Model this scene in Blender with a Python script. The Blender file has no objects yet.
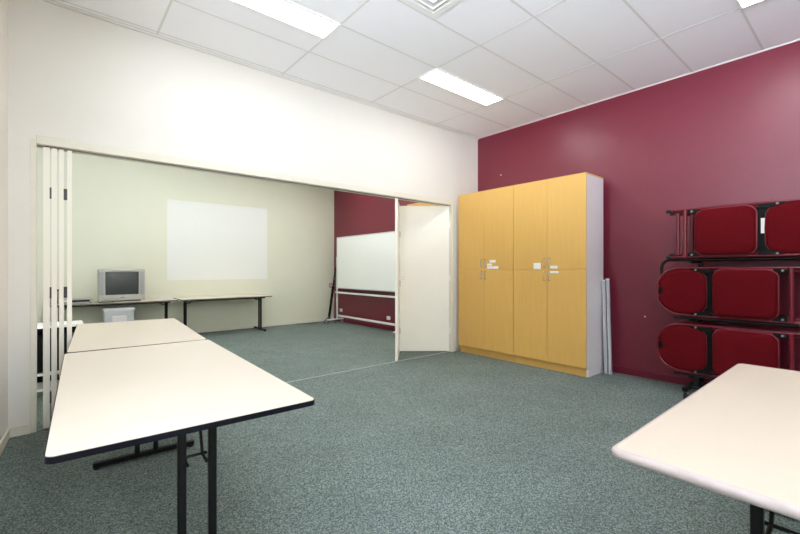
import bpy, bmesh, math, random
from mathutils import Vector, Matrix
random.seed(4)
sc = bpy.context.scene
COL = sc.collection
PI = math.pi

# ------------------------------------------------------------------ materials
def lin(c):
    c /= 255.0
    return c / 12.92 if c <= 0.04045 else ((c + 0.055) / 1.055) ** 2.4
def rgb(r, g, b): return (lin(r), lin(g), lin(b), 1.0)

def mat(name, col, rough=0.5, metal=0.0, spec=0.5, var=0.0, scale=20.0, bump=0.0, bscale=200.0, stretch=None, coat=0.0):
    m = bpy.data.materials.new(name); m.use_nodes = True
    nt = m.node_tree; n = nt.nodes; l = nt.links
    b = n['Principled BSDF']
    b.inputs['Roughness'].default_value = rough
    b.inputs['Metallic'].default_value = metal
    b.inputs['Specular IOR Level'].default_value = spec
    if coat:
        b.inputs['Coat Weight'].default_value = coat; b.inputs['Coat Roughness'].default_value = 0.15
    b.inputs['Base Color'].default_value = col
    tc = n.new('ShaderNodeTexCoord')
    mp = n.new('ShaderNodeMapping'); l.new(tc.outputs['Object'], mp.inputs['Vector'])
    if stretch: mp.inputs['Scale'].default_value = stretch
    nz = n.new('ShaderNodeTexNoise'); nz.inputs['Scale'].default_value = scale; nz.inputs['Detail'].default_value = 4
    l.new(mp.outputs['Vector'], nz.inputs['Vector'])
    rp = n.new('ShaderNodeValToRGB')
    v = max(var, 0.004)
    rp.color_ramp.elements[0].position = 0.3; rp.color_ramp.elements[1].position = 0.7
    rp.color_ramp.elements[0].color = tuple(x * (1 - v) for x in col[:3]) + (1,)
    rp.color_ramp.elements[1].color = tuple(min(1, x * (1 + v)) for x in col[:3]) + (1,)
    l.new(nz.outputs['Fac'], rp.inputs['Fac']); l.new(rp.outputs['Color'], b.inputs['Base Color'])
    if bump:
        bn = n.new('ShaderNodeTexNoise'); bn.inputs['Scale'].default_value = bscale
        l.new(tc.outputs['Object'], bn.inputs['Vector'])
        bp = n.new('ShaderNodeBump'); bp.inputs['Strength'].default_value = bump; bp.inputs['Distance'].default_value = 0.002
        l.new(bn.outputs['Fac'], bp.inputs['Height']); l.new(bp.outputs['Normal'], b.inputs['Normal'])
    return m

def emit(name, col, strength):
    m = bpy.data.materials.new(name); m.use_nodes = True
    nt = m.node_tree; n = nt.nodes
    e = n.new('ShaderNodeEmission'); e.inputs['Color'].default_value = col; e.inputs['Strength'].default_value = strength
    nt.links.new(e.outputs[0], n['Material Output'].inputs['Surface'])
    return m

LAMP = 10.0
M = {}
M['cream'] = mat('cream_wall_paint', rgb(231, 228, 219), 0.6, var=0.008, scale=3, bump=0.04, bscale=300)
M['cream2'] = mat('cream_wall_paint_far_room', rgb(222, 222, 202), 0.55, var=0.01, scale=3, bump=0.04, bscale=300)
M['burg'] = mat('burgundy_wall_paint', rgb(113, 22, 45), 0.38, spec=0.7, var=0.03, scale=6, bump=0.05, bscale=180)
M['burgtrim'] = mat('burgundy_gloss_trim', rgb(110, 27, 47), 0.3, var=0.02)
M['trim'] = mat('cream_gloss_trim', rgb(226, 222, 206), 0.35, var=0.01)
M['door'] = mat('cream_door_paint', rgb(244, 240, 226), 0.3, var=0.01, scale=4)
M['tile'] = mat('white_ceiling_tile', rgb(248, 248, 250), 0.85, var=0.012, scale=60, bump=0.15, bscale=260)
M['tbar'] = mat('ceiling_grid_bar', rgb(222, 221, 217), 0.5)
M['cornice'] = mat('white_wall_angle', rgb(226, 225, 220), 0.5)
M['white'] = mat('white_enamel', rgb(240, 240, 238), 0.4)
M['lamp'] = emit('lamp_diffuser', (0.985, 0.995, 1.0, 1), LAMP)
M['beech'] = mat('beech_laminate', rgb(217, 172, 93), 0.38, spec=0.5, var=0.035, scale=9, stretch=(7, 7, 0.35))
M['carcass'] = mat('white_melamine', rgb(226, 222, 224), 0.45, var=0.01)
M['gap'] = mat('shadow_gap_timber', rgb(120, 84, 34), 0.7)
M['chrome'] = mat('satin_chrome', rgb(200, 200, 200), 0.25, metal=1.0)
M['alu'] = mat('white_aluminium', rgb(205, 208, 212), 0.35, metal=0.35)
M['lam'] = mat('cream_laminate', rgb(214, 203, 186), 0.32, spec=0.4, var=0.01, scale=80)
M['lam2'] = mat('warm_cream_laminate', rgb(212, 199, 180), 0.32, spec=0.4, var=0.01, scale=80)
M['lam_edge'] = mat('pale_bullnose_edge', rgb(190, 177, 173), 0.4, var=0.04, scale=30)
M['navy'] = mat('navy_black_edging', rgb(16, 16, 28), 0.4, spec=0.25)
M['edgegrey'] = mat('grey_brown_edging', rgb(98, 92, 80), 0.45)
M['black'] = mat('black_steel', rgb(8, 8, 9), 0.45, spec=0.3)
M['blackplastic'] = mat('black_plastic', rgb(7, 7, 8), 0.6, spec=0.2)
M['rubber'] = mat('black_rubber', rgb(22, 24, 23), 0.7)
M['fabric'] = mat('burgundy_upholstery', rgb(92, 9, 18), 0.9, spec=0.1, var=0.14, scale=90, bump=0.5, bscale=500)
M['frame'] = mat('burgundy_enamel_tube', rgb(104, 14, 30), 0.3, spec=0.5)
M['pan'] = mat('burgundy_seat_rim', rgb(120, 22, 38), 0.35)
M['bin'] = mat('pale_grey_plastic', rgb(206, 208, 212), 0.45)
M['label'] = mat('white_paper', rgb(242, 241, 236), 0.7)
M['silver'] = mat('silver_plastic', rgb(178, 178, 172), 0.4, metal=0.1)
M['silver2'] = mat('grey_speaker_mesh', rgb(158, 158, 156), 0.6, var=0.1, scale=400)
M['dgrey'] = mat('dark_grey_plastic', rgb(66, 66, 64), 0.5)
M['mgrey'] = mat('mid_grey_plastic', rgb(128, 128, 130), 0.5)
M['screen'] = mat('crt_glass', rgb(62, 66, 64), 0.12, spec=0.6, coat=0.4)
M['wb'] = mat('whiteboard_enamel', rgb(242, 244, 240), 0.25)
M['proj'] = mat('white_projection_paint', rgb(231, 232, 226), 0.5)
M['shelfwhite'] = mat('white_shelf_board', rgb(232, 232, 228), 0.4)
M['track'] = mat('floor_track_metal', rgb(150, 160, 152), 0.5, metal=0.0)
M['greyvio'] = mat('grey_violet_plastic', rgb(120, 116, 128), 0.5)
M['red'] = mat('red_plastic', rgb(150, 36, 44), 0.5)

def carpet_mat():
    m = bpy.data.materials.new('grey_green_carpet'); m.use_nodes = True
    nt = m.node_tree; n = nt.nodes; l = nt.links
    b = n['Principled BSDF']; b.inputs['Roughness'].default_value = 0.95; b.inputs['Specular IOR Level'].default_value = 0.15
    tc = n.new('ShaderNodeTexCoord')
    a = n.new('ShaderNodeTexVoronoi'); a.inputs['Scale'].default_value = 175
    sx = n.new('ShaderNodeSeparateColor'); l.new(a.outputs['Color'], sx.inputs[0])
    c = n.new('ShaderNodeTexNoise'); c.inputs['Scale'].default_value = 2.2; c.inputs['Detail'].default_value = 5
    l.new(tc.outputs['Object'], a.inputs['Vector']); l.new(tc.outputs['Object'], c.inputs['Vector'])
    r = n.new('ShaderNodeValToRGB')
    e = r.color_ramp.elements
    e[0].position = 0.0; e[0].color = rgb(70, 82, 78)
    e[1].position = 1.0; e[1].color = rgb(146, 158, 152)
    k = e.new(0.5); k.color = rgb(106, 119, 114)
    l.new(sx.outputs[0], r.inputs['Fac'])
    r2 = n.new('ShaderNodeValToRGB')
    r2.color_ramp.elements[0].position = 0.3; r2.color_ramp.elements[0].color = (0.9, 0.9, 0.9, 1)
    r2.color_ramp.elements[1].position = 0.7; r2.color_ramp.elements[1].color = (1.06, 1.06, 1.06, 1)
    l.new(c.outputs['Fac'], r2.inputs['Fac'])
    mx = n.new('ShaderNodeMix'); mx.data_type = 'RGBA'; mx.blend_type = 'MULTIPLY'; mx.inputs[0].default_value = 1.0
    l.new(r.outputs['Color'], mx.inputs[6]); l.new(r2.outputs['Color'], mx.inputs[7])
    l.new(mx.outputs[2], b.inputs['Base Color'])
    return m
M['carpet'] = carpet_mat()

# ------------------------------------------------------------------ mesh helpers
class MB:
    def __init__(s): s.bm = bmesh.new()
    def _add(s, verts, faces):
        vs = [s.bm.verts.new(v) for v in verts]
        for f in faces:
            try: s.bm.faces.new([vs[i] for i in f])
            except ValueError: pass
        return vs
    def box(s, x0, x1, y0, y1, z0, z1, bev=0.0, seg=2):
        t = bmesh.new()
        vs = [t.verts.new((x, y, z)) for x in (x0, x1) for y in (y0, y1) for z in (z0, z1)]
        for f in ((0,1,3,2),(4,6,7,5),(0,4,5,1),(2,3,7,6),(0,2,6,4),(1,5,7,3)): t.faces.new([vs[i] for i in f])
        if bev:
            bmesh.ops.bevel(t, geom=list(t.edges), offset=bev, segments=seg, profile=0.5, affect='EDGES')
        s.merge(t); return s
    def merge(s, t, mtx=None):
        if mtx is not None: bmesh.ops.transform(t, matrix=mtx, verts=list(t.verts))
        me = bpy.data.meshes.new('tmp'); t.to_mesh(me); t.free()
        s.bm.from_mesh(me); bpy.data.meshes.remove(me)
    def prism(s, pts, z0, z1, axis='z', bev=0.0, seg=2):
        t = bmesh.new()
        def P(a, b, c): return {'z': (a, b, c), 'x': (c, a, b), 'y': (a, c, b)}[axis]
        lo = [t.verts.new(P(a, b, z0)) for a, b in pts]; hi = [t.verts.new(P(a, b, z1)) for a, b in pts]
        n = len(pts)
        t.faces.new(lo[::-1]); top = t.faces.new(hi)
        for i in range(n): t.faces.new((lo[i], lo[(i+1) % n], hi[(i+1) % n], hi[i]))
        bmesh.ops.recalc_face_normals(t, faces=list(t.faces))
        if bev:
            ed = [e for e in t.edges if len(e.link_faces) == 2 and any(len(f.verts) == n for f in e.link_faces)]
            bmesh.ops.bevel(t, geom=ed, offset=bev, segments=seg, profile=0.5, affect='EDGES')
        s.merge(t); return s
    def ring(s, outer, inner, z0, z1):
        n = len(outer)
        V = [(a, b, z0) for a, b in outer] + [(a, b, z1) for a, b in outer] + [(a, b, z0) for a, b in inner] + [(a, b, z1) for a, b in inner]
        F = []
        for i in range(n):
            j = (i + 1) % n
            F += [(i, j, n+j, n+i), (n+i, n+j, 3*n+j, 3*n+i), (3*n+i, 3*n+j, 2*n+j, 2*n+i), (2*n+i, 2*n+j, j, i)]
        s._add(V, F); return s
    def tube(s, pts, r, seg=10, closed=False, caps=True):
        pts = [Vector(p) for p in pts]; n = len(pts); rings = []
        up = None
        for i, p in enumerate(pts):
            if closed: d = (pts[(i+1) % n] - pts[i-1]).normalized()
            elif i == 0: d = (pts[1] - p).normalized()
            elif i == n-1: d = (p - pts[i-1]).normalized()
            else: d = ((pts[i+1] - p).normalized() + (p - pts[i-1]).normalized()).normalized()
            if up is None:
                a = Vector((0, 0, 1)) if abs(d.z) < 0.9 else Vector((1, 0, 0))
                up = (a - d * a.dot(d)).normalized()
            else: up = (up - d * up.dot(d)).normalized()
            sd = d.cross(up)
            rings.append([s.bm.verts.new(p + (up * math.cos(2*PI*k/seg) + sd * math.sin(2*PI*k/seg)) * r) for k in range(seg)])
        m = n if closed else n - 1
        for i in range(m):
            a, b = rings[i], rings[(i+1) % n]
            for k in range(seg):
                s.bm.faces.new((a[k], a[(k+1) % seg], b[(k+1) % seg], b[k]))
        if not closed and caps:
            s.bm.faces.new(rings[0][::-1]); s.bm.faces.new(rings[-1])
        return s
    def bar(s, p0, p1, w, d, upv=(0, 0, 1)):
        p0, p1 = Vector(p0), Vector(p1); ax = (p1 - p0).normalized()
        u = Vector(upv); u = (u - ax * u.dot(ax)).normalized(); v = ax.cross(u)
        V = [p + u * a * d/2 + v * b * w/2 for p in (p0, p1) for a, b in ((-1,-1),(1,-1),(1,1),(-1,1))]
        s._add(V, [(0,1,2,3),(7,6,5,4),(0,4,5,1),(1,5,6,2),(2,6,7,3),(3,7,4,0)]); return s
    def cyl(s, c, r, h, axis='z', seg=16, r2=None):
        c = Vector(c); d = {'x': Vector((1,0,0)), 'y': Vector((0,1,0)), 'z': Vector((0,0,1))}[axis]
        a = Vector((0,0,1)) if axis != 'z' else Vector((1,0,0)); b = d.cross(a)
        if r2 is None: r2 = r
        lo = [s.bm.verts.new(c + (a*math.cos(2*PI*k/seg) + b*math.sin(2*PI*k/seg))*r) for k in range(seg)]
        hi = [s.bm.verts.new(c + d*h + (a*math.cos(2*PI*k/seg) + b*math.sin(2*PI*k/seg))*r2) for k in range(seg)]
        s.bm.faces.new(lo[::-1]); s.bm.faces.new(hi)
        for k in range(seg): s.bm.faces.new((lo[k], lo[(k+1) % seg], hi[(k+1) % seg], hi[k]))
        return s
    def loops(s, L, cap0=True, cap1=True):
        R = [[s.bm.verts.new(p) for p in lp] for lp in L]; n = len(R[0])
        for a, b in zip(R, R[1:]):
            for k in range(n): s.bm.faces.new((a[k], a[(k+1) % n], b[(k+1) % n], b[k]))
        if cap0: s.bm.faces.new(R[0][::-1])
        if cap1: s.bm.faces.new(R[-1])
        return s
    def build(s, name, m, parent=None, smooth=None):
        bmesh.ops.recalc_face_normals(s.bm, faces=list(s.bm.faces))
        me = bpy.data.meshes.new(name); s.bm.to_mesh(me); s.bm.free()
        if smooth is not None:
            for p in me.polygons: p.use_smooth = True
            try: me.set_sharp_from_angle(angle=math.radians(smooth))
            except Exception: pass
        me.materials.append(m)
        o = bpy.data.objects.new(name, me); COL.objects.link(o)
        if parent is not None: o.parent = parent
        return o

def rrect(x0, x1, y0, y1, r, n=5):
    P = []
    for cx, cy, a in ((x1-r, y1-r, 0), (x0+r, y1-r, 90), (x0+r, y0+r, 180), (x1-r, y0+r, 270)):
        for k in range(n+1):
            t = math.radians(a + 90*k/n); P.append((cx + r*math.cos(t), cy + r*math.sin(t)))
    return P
def arc(pts, r=0.05, n=6):
    """polyline with rounded corners"""
    pts = [Vector(p) for p in pts]; out = [pts[0]]
    for i in range(1, len(pts)-1):
        a, b, c = pts[i-1], pts[i], pts[i+1]
        u = (a-b).normalized(); v = (c-b).normalized()
        p0, p2 = b + u*r, b + v*r
        for k in range(n+1):
            t = k/n; out.append(p0*(1-t)**2 + b*2*t*(1-t) + p2*t*t)
    out.append(pts[-1]); return out

def tag(o, label, cat, group=None, kind=None):
    if label: o['label'] = label
    if cat: o['category'] = cat
    if group: o['group'] = group
    if kind: o['kind'] = kind
    return o
def thing(name, label, cat, loc=(0,0,0), rotz=0.0, group=None, kind=None):
    o = bpy.data.objects.new(name, None); o.empty_display_size = 0.1; COL.objects.link(o)
    o.location = loc; o.rotation_euler = (0, 0, rotz)
    return tag(o, label, cat, group, kind)
def struct(mb, name, m, smooth=None):
    o = mb.build(name, m, None, smooth); o['kind'] = 'structure'
    o['category'] = name.split('_')[0]; return o
def copy_tree(o, parent=None):
    c = o.copy(); COL.objects.link(c)
    if parent is not None: c.parent = parent
    for ch in list(o.children): copy_tree(ch, c)
    return c

# ------------------------------------------------------------------ dimensions
X2, Y1, CH = 5.244, 4.237, 3.386       # burgundy wall, dividing wall, ceiling
Y4 = 8.72                              # far wall of the second room
YB = -3.0                              # wall behind the camera
JL, JR = -0.117, 4.607                 # opening in the dividing wall
HB, HT = 2.241, 2.31                   # underside and top of the header casing
WT = 0.12
XL2 = -1.05
def w3x(y): return -0.277 - 0.0647*(Y1 - y)

# ------------------------------------------------------------------ setting
o = struct(MB().box(-1.4, X2+.2, YB-.2, Y4+.2, -.1, 0), 'floor', M['carpet']); o['label'] = 'grey green speckled carpet across both rooms'
o = struct(MB().box(-1.4, X2+.2, YB-.2, Y4+.2, CH, CH+.1), 'ceiling', M['tile']); o['label'] = 'white suspended tile ceiling'
o = struct(MB().box(X2, X2+.15, YB-.1, Y4+.1, 0, CH), 'wall_right', M['burg']); o['label'] = 'burgundy painted wall along the right side'
m = MB()
m.box(w3x(Y1)-.4, JL-.037, Y1, Y1+WT, 0, HT-.03)
m.box(JR+.05, X2, Y1, Y1+WT, 0, HT-.03)
m.box(w3x(Y1)-.4, X2, Y1, Y1+WT, HT-.03, CH)
o = struct(m, 'wall_front', M['cream']); o['label'] = 'cream dividing wall with a wide folding door opening'
WINS = [(-2.8, -1.2), (.3, 1.5)]; UZ0, UZ1 = 1.35, 2.95
m = MB()
for a, b, z0, z1 in ((YB, -2.8, 0, CH), (-1.2, .3, 0, CH), (1.5, Y1, 0, CH), (-2.8, -1.2, 0, UZ0), (-2.8, -1.2, UZ1, CH), (.3, 1.5, 0, UZ0), (.3, 1.5, UZ1, CH)):
    m.prism([(w3x(b), b), (w3x(b)-.1, b), (w3x(a)-.1, a), (w3x(a), a)], z0, z1)
o = struct(m, 'wall_left', M['cream']); o['label'] = 'cream wall at the left edge'
o = struct(MB().box(-1.4, X2, Y4, Y4+.15, 0, CH), 'wall_far', M['cream2']); o['label'] = 'cream far wall of the second room behind the television'
struct(MB().box(-1.4, X2, YB-.15, YB, 0, CH), 'wall_back', M['cream'])
struct(MB().box(XL2-.1, XL2, Y1, Y4, 0, CH), 'wall_side', M['cream2'])
# windows added to the left wall, out of view, to brighten the ceiling: framed openings
def portal(loc, rot, sx, sy):
    l = bpy.data.lights.new('fill_portal', 'AREA'); l.shape = 'RECTANGLE'; l.size = sx; l.size_y = sy
    l.cycles.is_portal = True
    o = bpy.data.objects.new('fill_portal', l); COL.objects.link(o); o.location = loc; o.rotation_euler = rot
for n_, (UY0, UY1) in enumerate(WINS):
    b = MB()
    for k in range(3):
        y = UY0 + (UY1-UY0)*k/2; b.box(w3x(y)-.08, w3x(y)-.02, max(UY0, y-.03), min(UY1, y+.03), UZ0, UZ1)
    for z in (UZ0, UZ1-.05): b.bar((w3x(UY0)-.05, UY0, z+.025), (w3x(UY1)-.05, UY1, z+.025), .06, .05)
    struct(b, f'window_added_{n_+1}', M['white'])
    portal((w3x((UY0+UY1)/2)-.09, (UY0+UY1)/2, (UZ0+UZ1)/2), (PI/2, 0, -PI/2-.0647), UY1-UY0, UZ1-UZ0)
# header casing, jambs and track
m = MB()
m.box(JL, JR+.06, Y1-.016, Y1+WT+.016, HB, HT, .004); m.box(JL-.037, JL, Y1-.001, Y1+WT+.001, HB, HT-.03)
struct(m, 'trim_1', M['trim'])['label'] = 'cream header casing over the folding door opening'
m = MB(); m.box(JL-.037, JL, Y1-.004, Y1+WT+.004, 0, HB, .003)
struct(m, 'trim_2', M['trim'])['label'] = 'cream left jamb of the folding door opening'
m = MB(); m.box(JR, JR+.06, Y1-.016, Y1+WT+.016, 0, HB, .003)
struct(m, 'trim_3', M['trim'])['label'] = 'cream right jamb of the folding door opening'
m = MB(); m.box(JL, JR, Y1+.03, Y1+.035, HB-.004, HB); m.box(JL, JR, Y1+.06, Y1+.065, HB-.004, HB)
struct(m, 'trim_4', M['mgrey'])['label'] = 'dark door track under the header'
m = MB(); m.box(JL, JR, Y1+.028, Y1+.048, 0, .004)
struct(m, 'trim_5', M['track'])['label'] = 'pale metal floor track across the carpet'
# baseboards
o = struct(MB().prism([(w3x(Y1)+.012, Y1), (w3x(Y1), Y1), (w3x(YB), YB), (w3x(YB)+.012, YB)], 0, .075, bev=.003), 'baseboard_left', M['trim'])
m = MB(); m.box(w3x(Y1), JL-.037, Y1-.012, Y1, 0, .075, .003); m.box(JR+.06, X2, Y1-.012, Y1, 0, .075, .003)
struct(m, 'baseboard_front', M['trim'])
m = MB(); m.box(X2-.014, X2, YB, Y1, 0, .08, .004); m.box(X2-.014, X2, Y1+WT, Y4, 0, .08, .004)
struct(m, 'baseboard_right', M['burgtrim'])
struct(MB().box(XL2, X2-.014, Y4-.012, Y4, 0, .075, .003), 'baseboard_far', M['trim'])
# ceiling grid bars
GX = [1.878 + 1.183*k for k in range(-3, 3)]
GY = [3.597 + 0.5726*k for k in range(-12, 10)]
m = MB()
for gx in GX:
    for (a, b) in ((YB, Y1), (Y1+WT, Y4)):
        m.box(gx-.009, gx+.009, a, b, CH-.0015, CH+.001)
for gy in GY:
    if Y1-.03 < gy < Y1+WT+.03: continue
    m.box(w3x(min(gy, Y1)) if gy < Y1 else XL2, X2, gy-.009, gy+.009, CH-.0012, CH+.001)
struct(m, 'trim_6', M['tbar'])['label'] = 'grid of thin metal bars between ceiling tiles'
m = MB()
m.box(-.9, X2, Y1-.016, Y1, CH-.02, CH); m.box(-.9, X2, Y1-.03, Y1, CH-.003, CH)
m.box(X2-.014, X2, YB, Y1, CH-.008, CH)
struct(m, 'trim_7', M['cornice'])['label'] = 'white wall angle where ceiling meets walls'

# ------------------------------------------------------------------ ceiling lights
def ceiling_light(x0, y0, label):
    w, d = 1.16, 0.262
    t = thing('ceiling_light', label, 'ceiling light', (x0 + w/2, y0 + d/2, CH), 0, 'recessed ceiling lights')
    out = rrect(-w/2-.012, w/2+.012, -d/2-.012, d/2+.012, .002, 1); inn = rrect(-w/2+.006, w/2-.006, -d/2+.006, d/2-.006, .002, 1)
    MB().ring(out, inn, -.012, 0).build('lamp_frame', M['white'], t)
    MB().box(-w/2+.006, w/2-.006, -d/2+.006, d/2-.006, -.009, -.001).build('diffuser', M['lamp'], t)
    return t
gx0, gx1 = GX[2]+.012, GX[3]+.012      # 0.695.., 1.878..
col_a, col_b = 1.878-1.183+.012, 1.878+1.183+.012
row = lambda k: 3.026 + 2.276*k
ceiling_light(col_a, row(0), 'large recessed fluorescent panel at the top left edge of the ceiling')
ceiling_light(col_b, row(0), 'recessed fluorescent panel glowing on the ceiling in front of the cabinets')
ceiling_light(col_b, row(-1)-.287, 'recessed fluorescent panel just peeking in at the top right of the ceiling')
ceiling_light(col_a, row(-2)-.287, 'recessed fluorescent panel behind the camera on the left')
ceiling_light(col_b, row(-2)-.287, 'recessed fluorescent panel behind the camera on the right')
for xx, wx in ((.712, 'left'), (2.2, 'middle'), (3.7, 'right')):
    for yy, wy in ((GY[15]+.014, 'nearer the doorway'), (GY[18]+.014, 'nearer the far wall')):
        ceiling_light(xx, yy, f'recessed fluorescent panel in the second room, {wx} column, {wy}')

# air diffuser
t = thing('air_vent', 'square white stepped air diffuser in the ceiling at the top edge', 'air vent', (2.142, 2.150, CH))
def sq(h): return rrect(-h, h, -h, h, .006, 1)
MB().ring(sq(.29), sq(.235), -.008, 0).build('vent_frame', M['white'], t)
for k, h in enumerate((.225, .17, .115)):
    b = MB(); oo, ii = sq(h), sq(h-.045)
    b.loops([[(x, y, -.002) for x, y in sq(h)], [(x, y, -.02) for x, y in sq(h-.04)], [(x, y, -.024) for x, y in sq(h-.044)], [(x, y, -.016) for x, y in sq(h-.05)]], False, False)
    b.build('louvre', M['white'], t)
MB().box(-.06, .06, -.06, .06, -.02, -.012, .003).build('centre_plate', M['white'], t)
MB().box(-.235, .235, -.235, .235, -.003, -.0005).build('backing', M['white'], t)

# ------------------------------------------------------------------ folding doors
PH = HB - .012
d1 = thing('door_1', 'stack of four narrow cream folding door panels pushed open at the left jamb', 'door', (0, Y1, 0), 0, None, 'structure')
pan = [(-.079, -.0376), (-.030, .005), (.017, .0477), (.0662, .0976)]
k = (Y1 + .78) / Y1
prev = None
for i, (a, b) in enumerate(pan):
    y0, y1 = .012, .78
    sh = ((a+b)/2) * (k - 1)
    p = MB().prism([(a, y0), (b, y0), (b + sh, y1), (a + sh, y1)], .012, PH, bev=.002).build('door_panel', M['door'], d1)
    if i < 3:
        for z in (.25, 1.08, 1.87) if i != 1 else (.3, 1.15, 1.985):
            g0, g1 = b, pan[i+1][0]
            MB().box(g0-.004, g1+.004, y0+.0, y0+.012, z-.045, z+.045, .002).build('hinge', M['trim'] if i == 1 else M['dgrey'], p)
    MB().cyl(((a+b)/2, .05, PH), .012, .012).build('roller', M['dgrey'], p)
d2 = thing('door_2', 'pair of cream folding door panels zigzagging open beside the cabinets', 'door', (JR, Y1, 0), 0, None, 'structure')
th = .036
A = Vector((-.012, .03)); B = Vector((3.69*1.0855-JR, 4.363*1.0855-Y1)); C_ = Vector((3.19*1.0855-JR, .03))
def slab(P, Q, side, name):
    d = (Q - P).normalized(); nrm = Vector((-d.y, d.x)) * side * th
    pts = [P, Q, Q + nrm, P + nrm]
    return MB().prism([(p.x, p.y) for p in pts], .012, PH, bev=.002).build(name, M['door'], d2)
pA = slab(A, Vector((4.0-JR, 4.735-Y1)), -1, 'door_panel')
pC = slab(Vector((3.951-JR, 4.733-Y1)), Vector((3.517-JR, 4.262-Y1)), 1, 'door_panel')
nA = (B - A).normalized()
for z in (.28, 1.0, 1.75):
    q = Vector((3.978-JR, 4.735-Y1))
    MB().cyl((q.x, q.y, z), .008, .09).box(q.x-.03, q.x+.024, q.y-.008, q.y-.002, z, z+.09).build('hinge', M['dgrey'], pC)
for z in (.28, 1.08, 1.9):
    MB().box(A.x-.004, A.x+.008, A.y-.012, A.y-.002, z, z+.09).build('hinge', M['white'], pA)
fr = B + (A-B).normalized()*.045
nn = Vector((-nA.y, nA.x));  nn = nn if nn.y < 0 else -nn
hd = MB(); 
c0 = Vector((fr.x, fr.y, 1.13)); 
ro = [c0 + Vector((nA.x*.026*math.cos(a), nA.y*.026*math.cos(a), .026*math.sin(a))) + Vector((nn.x, nn.y, 0))*.004 for a in [2*PI*j/20 for j in range(20)]]
hd.tube(ro, .005, 8, closed=True)
hd.build('flush_pull', M['trim'], pA, 50)

# ------------------------------------------------------------------ cabinets
XF = X2 - .003 - .55                  # front plane of the cabinets
def cabinet(ycent, label, white_end=False, name='storage_cabinet'):
    W, H, D = .98, 2.393, .455        # local: x along the wall (left of viewer = -x), -y front
    t = thing(name, label, 'cabinet', (XF+D/2, ycent, 0), -PI/2, 'tall timber storage cabinets')
    yf = -D/2
    MB().box(-W/2, W/2, yf+.0195, D/2, .105, H-.018).build('carcass', M['carcass'], t)
    MB().box(-W/2, W/2, yf+.004, D/2, H-.018, H, .002).build('top_panel', M['beech'], t)
    MB().box(-W/2, W/2-(.017 if white_end else 0), yf+.052, D/2, 0, .105, .001).build('plinth', M['beech'], t)
    if white_end: MB().box(W/2-.017, W/2, yf+.052, D/2, 0, .104).build('plinth_end', M['carcass'], t)
    mid = 1.263
    for z0, z1 in ((.108, mid-.0015), (mid+.0015, H-.0195)):
        for sx in (-1, 1):
            x0, x1 = (-W/2+.001, -.0012) if sx < 0 else (.0012, W/2-.001)
            d = MB().box(x0, x1, yf, yf+.019, z0, z1, .0015, 1).build('door', M['beech'], t)
            hx = sx * .034
            za = mid + .035 if z0 > 1 else mid - .035 - .105
            hb = MB().tube(arc([(hx, yf, za), (hx, yf-.028, za), (hx, yf-.028, za+.105), (hx, yf, za+.105)], .012), .0055, 8)
            hb.build('handle', M['chrome'], d, 50)
    return t
c1 = cabinet(2.206+.98/2, 'tall beech cabinet of four doors at the right, white end panel exposed', True)
c2 = cabinet(2.206+.982*1.5+.001, 'tall beech cabinet of four doors at the left, beside the folding door')
c3 = cabinet(4.87, 'tall beech cabinet in the second room, only its top showing above the open door')
# paper labels on the doors
def on_front(px, py):
    u = (px-400)/406.54; Dx = .645702 + .763592*u; Dy = .763592 - .645702*u
    tt = XF/Dx; return tt*Dy, 1.27 + (268.75-py)*tt/406.54
for cab, (pa, ya, pb, yb), tx in (
    (c2, (489.7, 260, 495.6, 262.5), 0), (c2, (487.2, 263.6, 492, 265.6), 0), (c2, (487.2, 266.2, 498.5, 268.8), 1),
    (c1, (533.6, 263, 540.8, 269), 1), (c1, (550.2, 265.8, 557.6, 268.7), 1), (c1, (550.2, 271.2, 558.6, 273.2), 1)):
    y_a, z_a = on_front(pa, ya); y_b, z_b = on_front(pb, yb)
    # to cabinet-local coordinates: local x = -(Y - yc), local y = X - xc
    yc = cab.location.y
    lb = MB().box(-(y_a-yc), -(y_b-yc), -.2275-.0015, -.2275, z_b, z_a).build('paper_label', M['label'], cab)
    lb['label'] = 'small white paper label stuck on the door'

# leaning white rails between cabinet and wall
def lean_rail(ya, xa, yb, xb, zt, label, w):
    p0, p1 = Vector((xa, ya, .005)), Vector((xb, yb, zt))
    t = thing('metal_rail', label, 'rail', (xa, ya, 0), 0, 'white rails leaning beside the cabinet')
    ax = (p1-p0)
    b = MB(); o0 = Vector((0, 0, .005)); o1 = o0 + ax
    b.bar(o0 , o1, w, .006, (1, 0, 0))
    for sgn in (-1, 1):
        off = Vector((.009, sgn*(w/2-.003), 0)); b.bar(o0+off, o1+off, .006, .02, (1, 0, 0))
    b.build('channel', M['alu'], t)
    MB().bar(o1 - ax*.012 + Vector((.004, 0, 0)), o1 + Vector((.004, 0, 0)), w+.004, .022, (1, 0, 0)).build('end_cap', M['white'], t)
lean_rail(2.140, 5.06, 2.183, 5.085, 1.135, 'white metal rail leaning upright close against the cabinet side', .034)
lean_rail(2.092, 5.065, 2.145, 5.12, 1.15, 'white metal rail leaning upright next to the first, the one nearer the chairs', .034)

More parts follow.
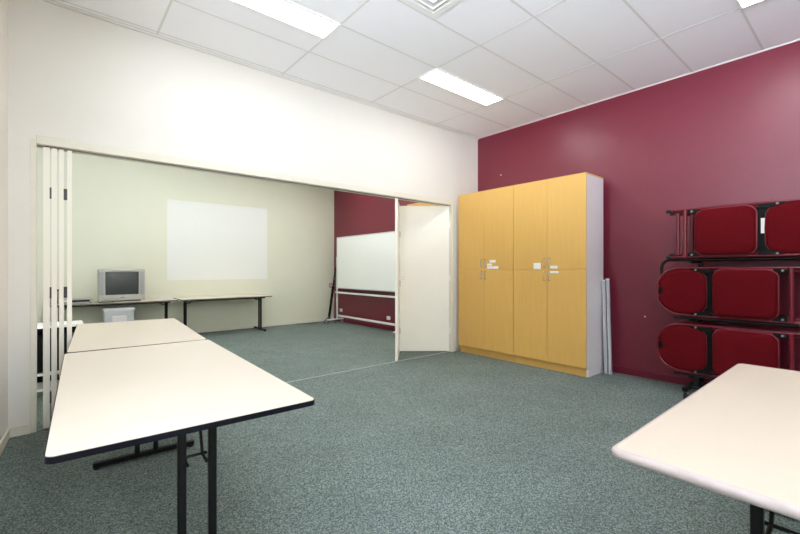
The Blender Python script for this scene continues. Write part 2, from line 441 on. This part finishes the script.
# ------------------------------------------------------------------ folding tables
def table(name, label, loc, rotz, L, W, edge, inset=.2, near=None, za=.535, group='cream laminate folding tables', post_gap=.053):
    H = .72; T = .031 if edge == 'pale' else .021
    t = thing(name, label, 'table', loc, rotz, group)
    out = rrect(-L/2, L/2, -W/2, W/2, .03)
    if edge != 'pale':
        inn = rrect(-L/2+.004, L/2-.004, -W/2+.004, W/2-.004, .026)
        MB().prism(inn, H-T, H).build('tabletop', M['lam'], t, 30)
        e = MB().ring(out, rrect(-L/2+.0045, L/2-.0045, -W/2+.0045, W/2-.0045, .0255), H-T-.001, H-.0015).build('edge_trim', M['navy'] if edge == 'dark' else M['edgegrey'], t, 30)
        e['label'] = 'dark navy plastic edge' if edge == 'dark' else 'grey brown plastic edge'
    else:
        inn = rrect(-L/2+.016, L/2-.016, -W/2+.016, W/2-.016, .024)
        MB().prism(inn, H-T, H).build('tabletop', M['lam2'], t, 30)
        b = MB(); Lp = []
        for q in range(7):
            a = -PI/2 + PI*q/6
            ins = .016*(1-math.cos(a))
            Lp.append([(x, y, H-T/2+T/2*math.sin(a)) for x, y in rrect(-L/2+ins, L/2-ins, -W/2+ins, W/2-ins, .04-ins)])
        b.loops(Lp, False, False); e = b.build('edge_trim', M['lam_edge'], t, 60); e['label'] = 'pale rounded bull-nose edge'
    for s in (-1, 1):
        x = s*(L/2 - (near if near and s < 0 else inset))
        b = MB(); g = post_gap
        for yy in (-g, g): b.box(x-.014, x+.014, yy-.014, yy+.014, .035, H-T-.004, .003, 1)
        b.box(x-.02, x+.02, -.29, .29, .012, .042, .004, 1)
        b.box(x-.02, x+.02, -.24, .24, H-T-.03, H-T, .003, 1)
        lg = b.build('leg', M['black'], t)
        for yy in (-.27, .27): MB().cyl((x, yy, 0), .016, .014).build('glide', M['rubber'], lg)
        b = MB()
        xx = x - s*.07; xt = x - s*.14
        for yy in (-g+.02, g-.02):
            b.tube([(x, yy, za-.005), (xx, yy, za), (xt, yy, H-T)], .006, 8)
        b.tube([(xx, -g+.004, za), (xx, g-.004, za)], .006, 8)
        b.build('brace', M['black'], t, 40)
    for s in (-1, 1): MB().box(-L/2+inset+.03, L/2-inset-.03, s*(W/2-.09)-.012, s*(W/2-.09)+.012, H-T-.028, H-T).build('under_rail', M['black'], t)
    return t
TA0, TAM, TA1 = 1.556, 3.435, 5.115
TAX0, TAX1 = -.022, .838
cxa = (TAX0+TAX1)/2
table('folding_table', 'cream table with dark edge at the front left, nearest the camera', (.405+.034, 1.548+.926, 0), PI/2-.037, 1.853, .87, 'dark', .2, .13)
table('folding_table', 'cream table pushed end to end behind the front left table, reaching through the doorway', (.475+.054, 3.42+.845, 0), PI/2-.064, 1.69, .852, 'dark', .2)
table('folding_table', 'cream table with pale rounded edge at the right edge in front of the stacked chairs', (1.296+.88, .545-.375, 0), 0, 1.76, .75, 'pale', .2)
table('folding_table', 'long cream table along the far wall under the projection area, right one of the pair', ((1.70+3.37)/2, 8.35, 0), 0, 1.67, .70, 'grey', .13, None, .63)
table('folding_table', 'long cream table along the far wall carrying the television', ((-.09+1.65)/2, 8.35, 0), 0, 1.74, .70, 'grey', .13, None, .63)

# ------------------------------------------------------------------ television
def tv():
    t = thing('television', 'silver tube television on the far wall table', 'television', (.845, 8.18, .72), .03)
    W, H = .66, .54
    # shell: tapered back
    b = MB(); L = []
    for y, sx, z0, z1 in ((.05, .325, .03, H), (.12, .32, .035, H-.01), (.3, .24, .05, H-.06), (.40, .19, .06, H-.12), (.42, .16, .07, H-.14)):
        L.append([(x, y, z) for x, z in rrect(-sx, sx, z0, z1, .03, 3)])
    b.loops(L); b.build('shell', M['dgrey'], t, 40)
    b = MB(); out = rrect(-W/2, W/2, .02, H, .018, 3); op = rrect(-.236, .236, .112, H-.036, .02, 3)
    L = [[(x, .06, z) for x, z in out], [(x, .01, z) for x, z in out], [(x, 0, z) for x, z in rrect(-W/2+.008, W/2-.008, .028, H-.008, .012, 3)], [(x, .0, z) for x, z in op], [(x, .02, z) for x, z in rrect(-.230, .230, .118, H-.042, .018, 3)]]
    b.loops(L, False, False); b.build('bezel', M['silver'], t, 40)
    b = MB(); nx, nz = 12, 10
    for i in range(nx+1):
        for j in range(nz+1):
            x = -.234 + .468*i/nx; z = .114 + (H-.038-.114)*j/nz
            b.bm.verts.new((x, .018 - .012*(1-(2*i/nx-1)**2)*(1-(2*j/nz-1)**2), z))
    b.bm.verts.ensure_lookup_table()
    for i in range(nx):
        for j in range(nz):
            q = i*(nz+1)+j; b.bm.faces.new([b.bm.verts[w] for w in (q, q+nz+1, q+nz+2, q+1)])
    b.build('screen', M['screen'], t, 60)
    for s in (-1, 1):
        MB().box(s*.284-.03, s*.284+.03, -.003, .004, .12, H-.04, .003, 1).build('speaker_grille', M['silver2'], t)
    b = MB()
    L = [[(x, y, z) for x, z in rrect(-sx, sx, .05, .095, .01, 2)] for y, sx in ((.004, .27), (-.012, .25), (-.018, .2))]
    b.loops(L); b.build('control_panel', M['silver'], t, 40)
    MB().box(-.03, .03, -.021, -.017, .065, .08, .002, 1).build('power_button', M['mgrey'], t)
    MB().box(-.27, .27, .03, .3, 0, .034, .006).build('base', M['dgrey'], t)
    return t
tv()
t = thing('remote_control', 'dark remote control lying in front of the television', 'remote', (.62, 8.09, .72), .2)
MB().box(-.1, .1, -.025, .025, 0, .02, .006).build('case', M['dgrey'], t)
MB().box(-.08, .06, -.016, .016, .019, .0225, .001, 1).build('keypad', M['mgrey'], t)
t = thing('disc_player', 'silver disc player on the far table left of the television', 'disc player', (.24, 8.25, .72), 0)
MB().box(-.215, .215, -.13, .13, .012, .075, .004).build('case', M['silver'], t)
MB().box(-.05, .17, -.133, -.128, .03, .058, .001, 1).build('display', M['blackplastic'], t)
MB().box(-.19, -.08, -.134, -.128, .04, .06, .001, 1).build('disc_tray', M['white'], t)
for sx in (-.18, .18):
    for sy in (-.1, .1): MB().cyl((sx, sy, 0), .015, .013).build('foot', M['rubber'], t)
t = thing('speaker_box', 'small grey violet speaker box on the far table, glimpsed between the folded panels', 'speaker', (-.02, 8.42, .72))
MB().box(-.05, .05, -.08, .08, 0, .2, .006).build('case', M['greyvio'], t)
MB().box(-.052, .052, -.082, .082, .2, .222, .003).build('cap', M['blackplastic'], t)
MB().box(-.04, .04, -.085, -.079, .02, .18, .002, 1).build('grille', M['mgrey'], t)

# storage bin under the television table
t = thing('storage_bin', 'white lidded storage bin under the television table', 'storage bin', (.79, 8.22, 0))
b = MB(); L = [[(x, y, z) for x, y in rrect(-w, w, -d, d, .025, 3)] for z, w, d in ((0, .19, .15), (.02, .196, .16), (.55, .206, .178), (.57, .21, .183), (.585, .21, .183))]
b.loops(L); b.build('tub', M['bin'], t, 40)
b = MB(); L = [[(x, y, z) for x, y in rrect(-w, w, -d, d, .03, 3)] for z, w, d in ((.585, .222, .197), (.61, .222, .197), (.625, .215, .185), (.63, .2, .17))]
b.loops(L); b.build('lid', M['bin'], t, 40)
MB().box(-.1, .1, -.186, -.176, .38, .5, .004).build('label_panel', M['carcass'], t)

# ------------------------------------------------------------------ shelf trolley behind the folded panels
t = thing('shelf_trolley', 'dark trolley with white shelves behind the folded door panels', 'trolley', (-.14, 5.42, 0))
tw, td = .34, .16
for sx in (-1, 1):
    for sy in (-1, 1):
        p = MB().box(sx*tw-.012, sx*tw+.012, sy*td-.012, sy*td+.012, .06, .69, .002, 1).build('post', M['black'], t)
        MB().cyl((sx*tw-.01, sy*td, .03), .03, .02, 'x').build('castor', M['rubber'], p)
for z in (.70, .24, .09):
    MB().box(-tw-.014, tw+.014, -td-.014, td+.014, z-.012, z+.012, .003).build('shelf', M['shelfwhite'], t)
MB().box(-tw, tw, td+.002, td+.01, .1, .69).build('back_panel', M['blackplastic'], t)
t = thing('amplifier', 'black electronics box on the lower shelf of the dark trolley', 'amplifier', (-.14, 5.42, .252))
MB().box(-.29, .29, -.15, .14, .01, .34, .005).build('case', M['blackplastic'], t)
for sx in (-.2, -.05): MB().cyl((sx, -.165, .2), .02, .016, 'y').build('knob', M['mgrey'], t)
for sx in (-.25, .25):
    for sy in (-.1, .1): MB().cyl((sx, sy, 0), .015, .011).build('foot', M['rubber'], t)

# ------------------------------------------------------------------ far wall
t = MB().box(1.60, 3.545, Y4-.004, Y4, 1.05, 2.585).build('projection_area', M['proj'])
tag(t, 'white painted rectangle for projection on the cream far wall', 'projection area')

# mobile whiteboard
t = thing('whiteboard', 'large mobile whiteboard on a white frame against the far burgundy wall', 'whiteboard', (5.05, 7.05, 0), -PI/2)
hw = 1.21
MB().box(-hw+.02, hw-.02, -.012, .012, .83, 1.99, .003).build('board', M['wb'], t)
b = MB(); b.ring([(-hw, .815), (hw, .815), (hw, 2.005), (-hw, 2.005)], [(-hw+.022, .837), (hw-.022, .837), (hw-.022, 1.983), (-hw+.022, 1.983)], -.016, .016)
bmesh.ops.rotate(b.bm, verts=list(b.bm.verts), cent=(0, 0, 0), matrix=Matrix.Rotation(PI/2, 3, 'X'))
b.build('board_frame', M['alu'], t)
for s in (-1, 1):
    p = MB().box(s*(hw+.004)-.016, s*(hw+.004)+.016, -.016, .016, .1, 1.55, .003).build('post', M['white'], t)
    q = MB().box(s*(hw+.004)-.016, s*(hw+.004)+.016, -.27, .17, .075, .105, .003).build('foot', M['white'], t)
    for yy in (-.24, .14): MB().cyl((s*(hw+.004)-.012, yy, .037), .037, .024, 'x').build('castor', M['mgrey'], q)
MB().box(-hw-.01, hw+.01, -.05, .0, .70, .735, .004).build('tray', M['white'], t)
MB().box(-hw-.01, hw+.01, -.016, .016, .155, .195, .004).build('lower_rail', M['white'], t)

# outlets on the burgundy wall of the second room, one on the left wall
def outlet(loc, rotz, label):
    t = thing('power_outlet', label, 'power outlet', loc, rotz, 'white power outlets')
    MB().box(-.058, .058, -.01, 0, -.037, .037, .004).build('face_plate', M['white'], t)
    for sx in (-.03, .03):
        MB().box(sx-.008, sx+.008, -.013, -.009, .014, .028, .001, 1).build('rocker_switch', M['white'], t)
        b = MB()
        for dx, dz in ((-.007, -.004), (.007, -.004), (0, -.018)): b.box(sx+dx-.0015, sx+dx+.0015, -.0108, -.0095, dz-.004, dz+.004)
        b.build('socket', M['dgrey'], t)
def on_w2(px, py):
    u = (px-400)/406.54; Dx = .645702 + .763592*u; Dy = .763592 - .645702*u
    tt = X2/Dx; return tt*Dy, 1.27 + (268.75-py)*tt/406.54
ya, za = on_w2(341.2, 310); outlet((X2, ya, za), -PI/2, 'white power outlet low on the burgundy wall under the whiteboard, near its left post')
ya, za = on_w2(388.7, 318); outlet((X2, ya, za), -PI/2, 'white power outlet low on the burgundy wall under the whiteboard, beside the open door')
yo = 3.57
outlet((w3x(yo), yo, .33), PI/2 - math.atan(.0647), 'white power outlet low on the cream wall at the left edge')

# folded tripod stand leaning in the far corner
t = thing('tripod_stand', 'folded black tripod screen stand leaning in the far corner by the whiteboard', 'tripod stand', (4.92, 8.42, 0))
p0, p1 = Vector((0, 0, .07)), Vector((.285, .165, 1.31))
MB().tube([p0, p0.lerp(p1, .62)], .03, 12).build('case', M['blackplastic'], t, 40)
MB().tube([p0.lerp(p1, .58), p1], .018, 12).build('pole', M['black'], t, 40)
MB().tube([p0.lerp(p1, .76) + Vector((-.03, -.03, 0)), p0.lerp(p1, .80) + Vector((-.03, -.03, 0))], .022, 10).build('knob', M['mgrey'], t, 40)
for ang in (100, 205, 310):
    a = math.radians(ang); e = Vector((.17*math.cos(a), .17*math.sin(a), .012))
    lg = MB().tube([Vector((0, 0, .14)), e], .011, 8).build('leg', M['mgrey'], t, 40)
    MB().tube([e - Vector((0, 0, .012)), e + Vector((0, 0, .012))], .016, 8).build('rubber_foot', M['rubber'], lg, 40)
pts = [(4.2, 8.64, .008), (4.35, 8.58, .008), (4.5, 8.6, .008), (4.62, 8.52, .008), (4.7, 8.56, .008), (4.74, 8.64, .008)]
tag(MB().tube(arc(pts, .05), .007, 6).build('cable', M['dgrey'], None, 40), 'dark cable lying on the carpet along the far wall by the tripod', 'cable')
yf = Y4
t = thing('wall_socket', 'small red rimmed socket on the far wall behind the tripod', 'socket', (5.145, Y4, .86))
MB().box(-.04, .04, -.012, 0, -.05, .05, .006).build('face_plate', M['red'], t)
MB().box(-.018, .018, -.016, -.01, -.028, .028, .003).build('insert', M['white'], t)

# little fixings on the burgundy wall
for px, py, lb in ((501, 175, 'small white wall plug on the burgundy wall above the cabinets'), (645, 316.5, 'small white wall plug on the burgundy wall left of the stacked chairs')):
    yy, zz = on_w2(px, py)
    t = tag(MB().cyl((X2-.006, yy, zz), .009, .006, 'x').build('wall_plug', M['label']), lb, 'wall plug')

# ------------------------------------------------------------------ folded chairs on their trolley
def dome(n=26):
    """outline of the backrest: top at x=0, bottom at x=.43; half width .225"""
    P = []
    for k in range(n+1):
        a = PI/2 + PI*k/n
        x = .235 + .225*math.copysign(abs(math.cos(a))**.85, math.cos(a)) ; y = .222*math.copysign(abs(math.sin(a))**.85, math.sin(a))
        P.append((x, y))
    return P
def pad(outline, z0, th, cen, puff):
    L = []
    def sc_(s_, z): return [(cen[0]+(x-cen[0])*s_, cen[1]+(y-cen[1])*s_, z) for x, y in outline]
    L.append(sc_(.985, z0)); L.append(sc_(1.0, z0+th*.35)); L.append(sc_(.99, z0+th*.7)); L.append(sc_(.955, z0+th))
    for s_ in (.85, .65, .4, .15): L.append(sc_(s_, z0+th+puff*(1-s_**2)))
    return MB().loops(L)
def chair():
    t = thing('folding_chair', '', 'chair', (0, 0, 0))
    R = .0115; hwid = .235
    # outer frame: two rails joined round the top of the backrest with a dipped grip
    b = MB()
    path = [(1.165, hwid, 0), (.7, hwid, 0), (.28, hwid, 0)]
    for k in range(1, 14):
        a = PI/2 + PI*k/14
        path.append((.245 + .245*math.copysign(abs(math.cos(a))**.85, math.cos(a)), hwid*math.copysign(abs(math.sin(a))**.85, math.sin(a)), 0))
    path += [(.28, -hwid, 0), (.7, -hwid, 0), (1.165, -hwid, 0)]
    b.tube(path, R, 10); fr = b.build('frame', M['frame'], t, 50)
    for s in (-1, 1):
        MB().tube([(1.14, s*hwid, 0), (1.185, s*hwid, 0)], .0155, 12).build('rubber_foot', M['rubber'], fr, 40)
    # backrest pad with hand hole notch
    P = []
    for (x, y) in dome():
        if x < .06:
            q = max(0, 1-(y/.062)**2); x = x + .045*q**1.5
        P.append((x, y))
    P += [(.34, -.215), (.388, -.19), (.418, -.14), (.424, 0), (.418, .14), (.388, .19), (.34, .215)]
    bk = pad(P, -.012, .024, (.23, 0), .012).build('backrest', M['fabric'], t, 60)
    Q = [(.20+(x-.20)*1.02, y*1.02) for x, y in P]
    MB().prism(Q, -.018, -.008).build('back_shell', M['pan'], bk)
    Hh = [(.046+.022*math.cos(2*PI*k/20)-.012, .052*math.sin(2*PI*k/20)) for k in range(20)]
    MB().prism(Hh, -.02, -.002).build('hand_hole', M['blackplastic'], bk)
    # seat pad
    S = []
    for (x, y) in rrect(.492, .93, -.221, .221, .07, 6): S.append((x, y))
    S2 = []
    for x, y in S:
        e = 1-(y/.221)**2
        S2.append((x - .018*e if x < .6 else x + .008*e, y*(1.0 if x < .7 else .98)))
    cx_ = .722
    def lp(sx, sy, z, dx=0): return [(cx_ + (x-cx_)*sx + dx, y*sy, z) for x, y in S2]
    b = MB()
    b.loops([lp(.99, .99, .004), lp(1.0, 1.0, .02), lp(.995, .995, .042, -.002), lp(.97, .975, .058, -.006), lp(.92, .935, .067, -.010), lp(.8, .84, .074, -.010), lp(.5, .5, .078, -.006), lp(.15, .15, .079)])
    st = b.build('seat', M['fabric'], t, 60)
    MB().tube(lp(1.012, 1.012, .006), .009, 8, closed=True).build('seat_rim', M['pan'], st, 50)
    MB().prism([(p[0], p[1]) for p in lp(1.0, 1.0, 0)], -.012, .004).build('seat_pan', M['pan'], st)
    MB().box(.385, .53, -.2, .2, -.022, -.012, .003, 1).build('cross_plate', M['blackplastic'], t)
    # rear leg pair, behind and inside the frame
    for s in (-1, 1):
        b = MB(); b.tube([(.40, s*.208, -.026), (1.135, s*.208, -.026)], .0105, 10)
        rl = b.build('rear_leg', M['frame'], t, 50)
        MB().tube([(1.12, s*.208, -.026), (1.16, s*.208, -.026)], .014, 12).build('rubber_foot', M['rubber'], rl, 40)
    MB().tube([(1.02, -hwid, .006), (1.02, hwid, .006)], .017, 10).build('crossbar', M['frame'], t, 50)
    MB().tube([(1.088, -.208, -.026), (1.088, .208, -.026)], .016, 10).build('crossbar', M['frame'], t, 50)
    # black hinge brackets
    for s in (-1, 1):
        br = MB().prism([(.285, s*.226), (.47, s*.226), (.46, s*.2), (.42, s*.185), (.37, s*.19), (.31, s*.212)], -.004, .016, bev=.002).build('hinge_bracket', M['blackplastic'], t)
        MB().cyl((.34, s*.218, .014), .010, .007, seg=12).build('bolt', M['mgrey'], br, 40)
        br = MB().prism([(.90, s*.23), (1.0, s*.23), (.99, s*.195), (.95, s*.188), (.91, s*.2)], -.012, .012, bev=.002).build('hinge_bracket', M['blackplastic'], t)
        MB().cyl((.965, s*.213, .01), .010, .007, seg=12).build('bolt', M['mgrey'], br, 40)
    return t
proto = chair()
XC = 4.80
tiers = [('top', 1.622, True), ('middle', 1.042, False), ('bottom', .477, False)]
depthword = ['front', 'second from the front', 'rearmost']
first = True
for tname, zc, flip in tiers:
    for j in range(3):
        o = proto if first else copy_tree(proto); first = False
        X = XC + j*.112
        if flip:   # feet to the left (+Y), backrest to the right
            R3 = Matrix(((0, 0, -1), (1, 0, 0), (0, -1, 0)))
            loc = Vector((X, 1.42 - 1.18 - j*.03, zc))
        else:
            R3 = Matrix(((0, 0, -1), (-1, 0, 0), (0, 1, 0)))
            loc = Vector((X, 1.512 + j*.012, zc))
        o.rotation_euler = R3.to_euler(); o.location = loc
        side = 'feet to the left' if flip else 'backrest to the left'
        which = 'front' if j == 0 else ('second' if j == 1 else 'rearmost')
        tag(o, f'{which} folded burgundy chair lying sideways on the {tname} trolley tier, {side}', 'chair', 'folded burgundy chairs on the trolley')
        if flip and j == 0: front_top = o
stk = MB().box(.425, .452, -.1, .035, -.0118, -.0105).build('sticker', M['label'], front_top); stk['label'] = 'white paper sticker'
# trolley
t = thing('chair_trolley', 'black steel trolley on castors holding the stacked burgundy chairs', 'trolley', (5.0, .95, 0))
def L_(x, y, z): return (x-5.0, y-.95, z)
for yy in (.35, 1.22):
    b = MB(); b.box(*(L_(4.62, 0, 0)[0], L_(5.2, 0, 0)[0]), yy-.95-.02, yy-.95+.02, .085, .125, .003)
    base = b.build('base_foot', M['black'], t)
    for xx in (4.66, 5.16):
        c = MB().cyl(L_(xx, yy-.012, .038), .038, .024, 'y').build('castor', M['rubber'], base, 40)
        MB().box(xx-5.0-.012, xx-5.0+.012, yy-.95-.018, yy-.95+.018, .06, .09).build('castor_fork', M['mgrey'], c)
    MB().box(.13, .165, yy-.95-.018, yy-.95+.018, .12, 1.86, .003).build('post', M['black'], t)
for tname, zc, flip in tiers:
    zz = zc - .2495 - .012
    for xx in (XC + .005, XC+.224):
        if tname == 'top' and xx < 4.9:
            p = arc([L_(4.83, .2, zz), L_(4.83, 1.478, zz), L_(4.83, 1.478, zz-.26), L_(4.83, 1.2, zz-.26)], .09)
            MB().tube(p, .015, 10).build('support_rail', M['black'], t, 50)
        else:
            MB().tube([L_(xx, .2, zz), L_(xx, 1.36, zz)], .0125, 10).build('support_rail', M['black'], t, 50)
    for yy in (.35, 1.22):
        MB().box(XC-5.0, .15, yy-.95-.012, yy-.95+.012, zz-.036, zz-.011, .002, 1).build('support_arm', M['black'], t)
MB().tube([L_(4.78, .35, .105), L_(4.78, 1.22, .105)], .016, 10).build('base_rail', M['black'], t, 50)
b = MB(); b.box(-.22, -.18, 1.14-.95, 1.19-.95, .10, zc-.27, .003); b.build('front_stub', M['black'], t)

# ------------------------------------------------------------------ world, camera, colour management
w = bpy.data.worlds.new('World'); sc.world = w; w.use_nodes = True
bg = w.node_tree.nodes['Background']; bg.inputs['Strength'].default_value = 1.0
# outdoors: soft sky above, added bright glow below the horizon to light the ceiling
wn = w.node_tree.nodes; wl = w.node_tree.links
wt = wn.new('ShaderNodeTexCoord'); wx = wn.new('ShaderNodeSeparateXYZ'); wl.new(wt.outputs['Generated'], wx.inputs[0])
wm = wn.new('ShaderNodeMapRange'); wm.inputs['From Min'].default_value = -.04; wm.inputs['From Max'].default_value = .04
wl.new(wx.outputs['Z'], wm.inputs['Value'])
wr = wn.new('ShaderNodeMix'); wr.data_type = 'RGBA'
SKY, UPGLOW = 1.5, 19.0
wr.inputs[6].default_value = (UPGLOW*.88, UPGLOW*.96, UPGLOW*1.1, 1); wr.inputs[7].default_value = (SKY*.88, SKY*.95, SKY*1.05, 1)
wl.new(wm.outputs[0], wr.inputs[0]); wl.new(wr.outputs[2], bg.inputs['Color'])
cam = bpy.data.cameras.new('camera'); co = bpy.data.objects.new('camera', cam); COL.objects.link(co)
co.location = (0, 0, 1.27); co.rotation_euler = (PI/2, 0, -0.701985)
cam.sensor_width = 36; cam.sensor_fit = 'HORIZONTAL'; cam.lens = 36*406.54/800
cam.shift_y = 1.75/800; cam.clip_start = .03; cam.clip_end = 60
sc.camera = co
sc.view_settings.view_transform = 'Standard'; sc.view_settings.look = 'None'
sc.view_settings.gamma = 1.0; sc.view_settings.use_curve_mapping = False
sc.view_settings.exposure = 0.92
sc.cycles.max_bounces = 12; sc.cycles.diffuse_bounces = 8
sc.cycles.use_denoising = True
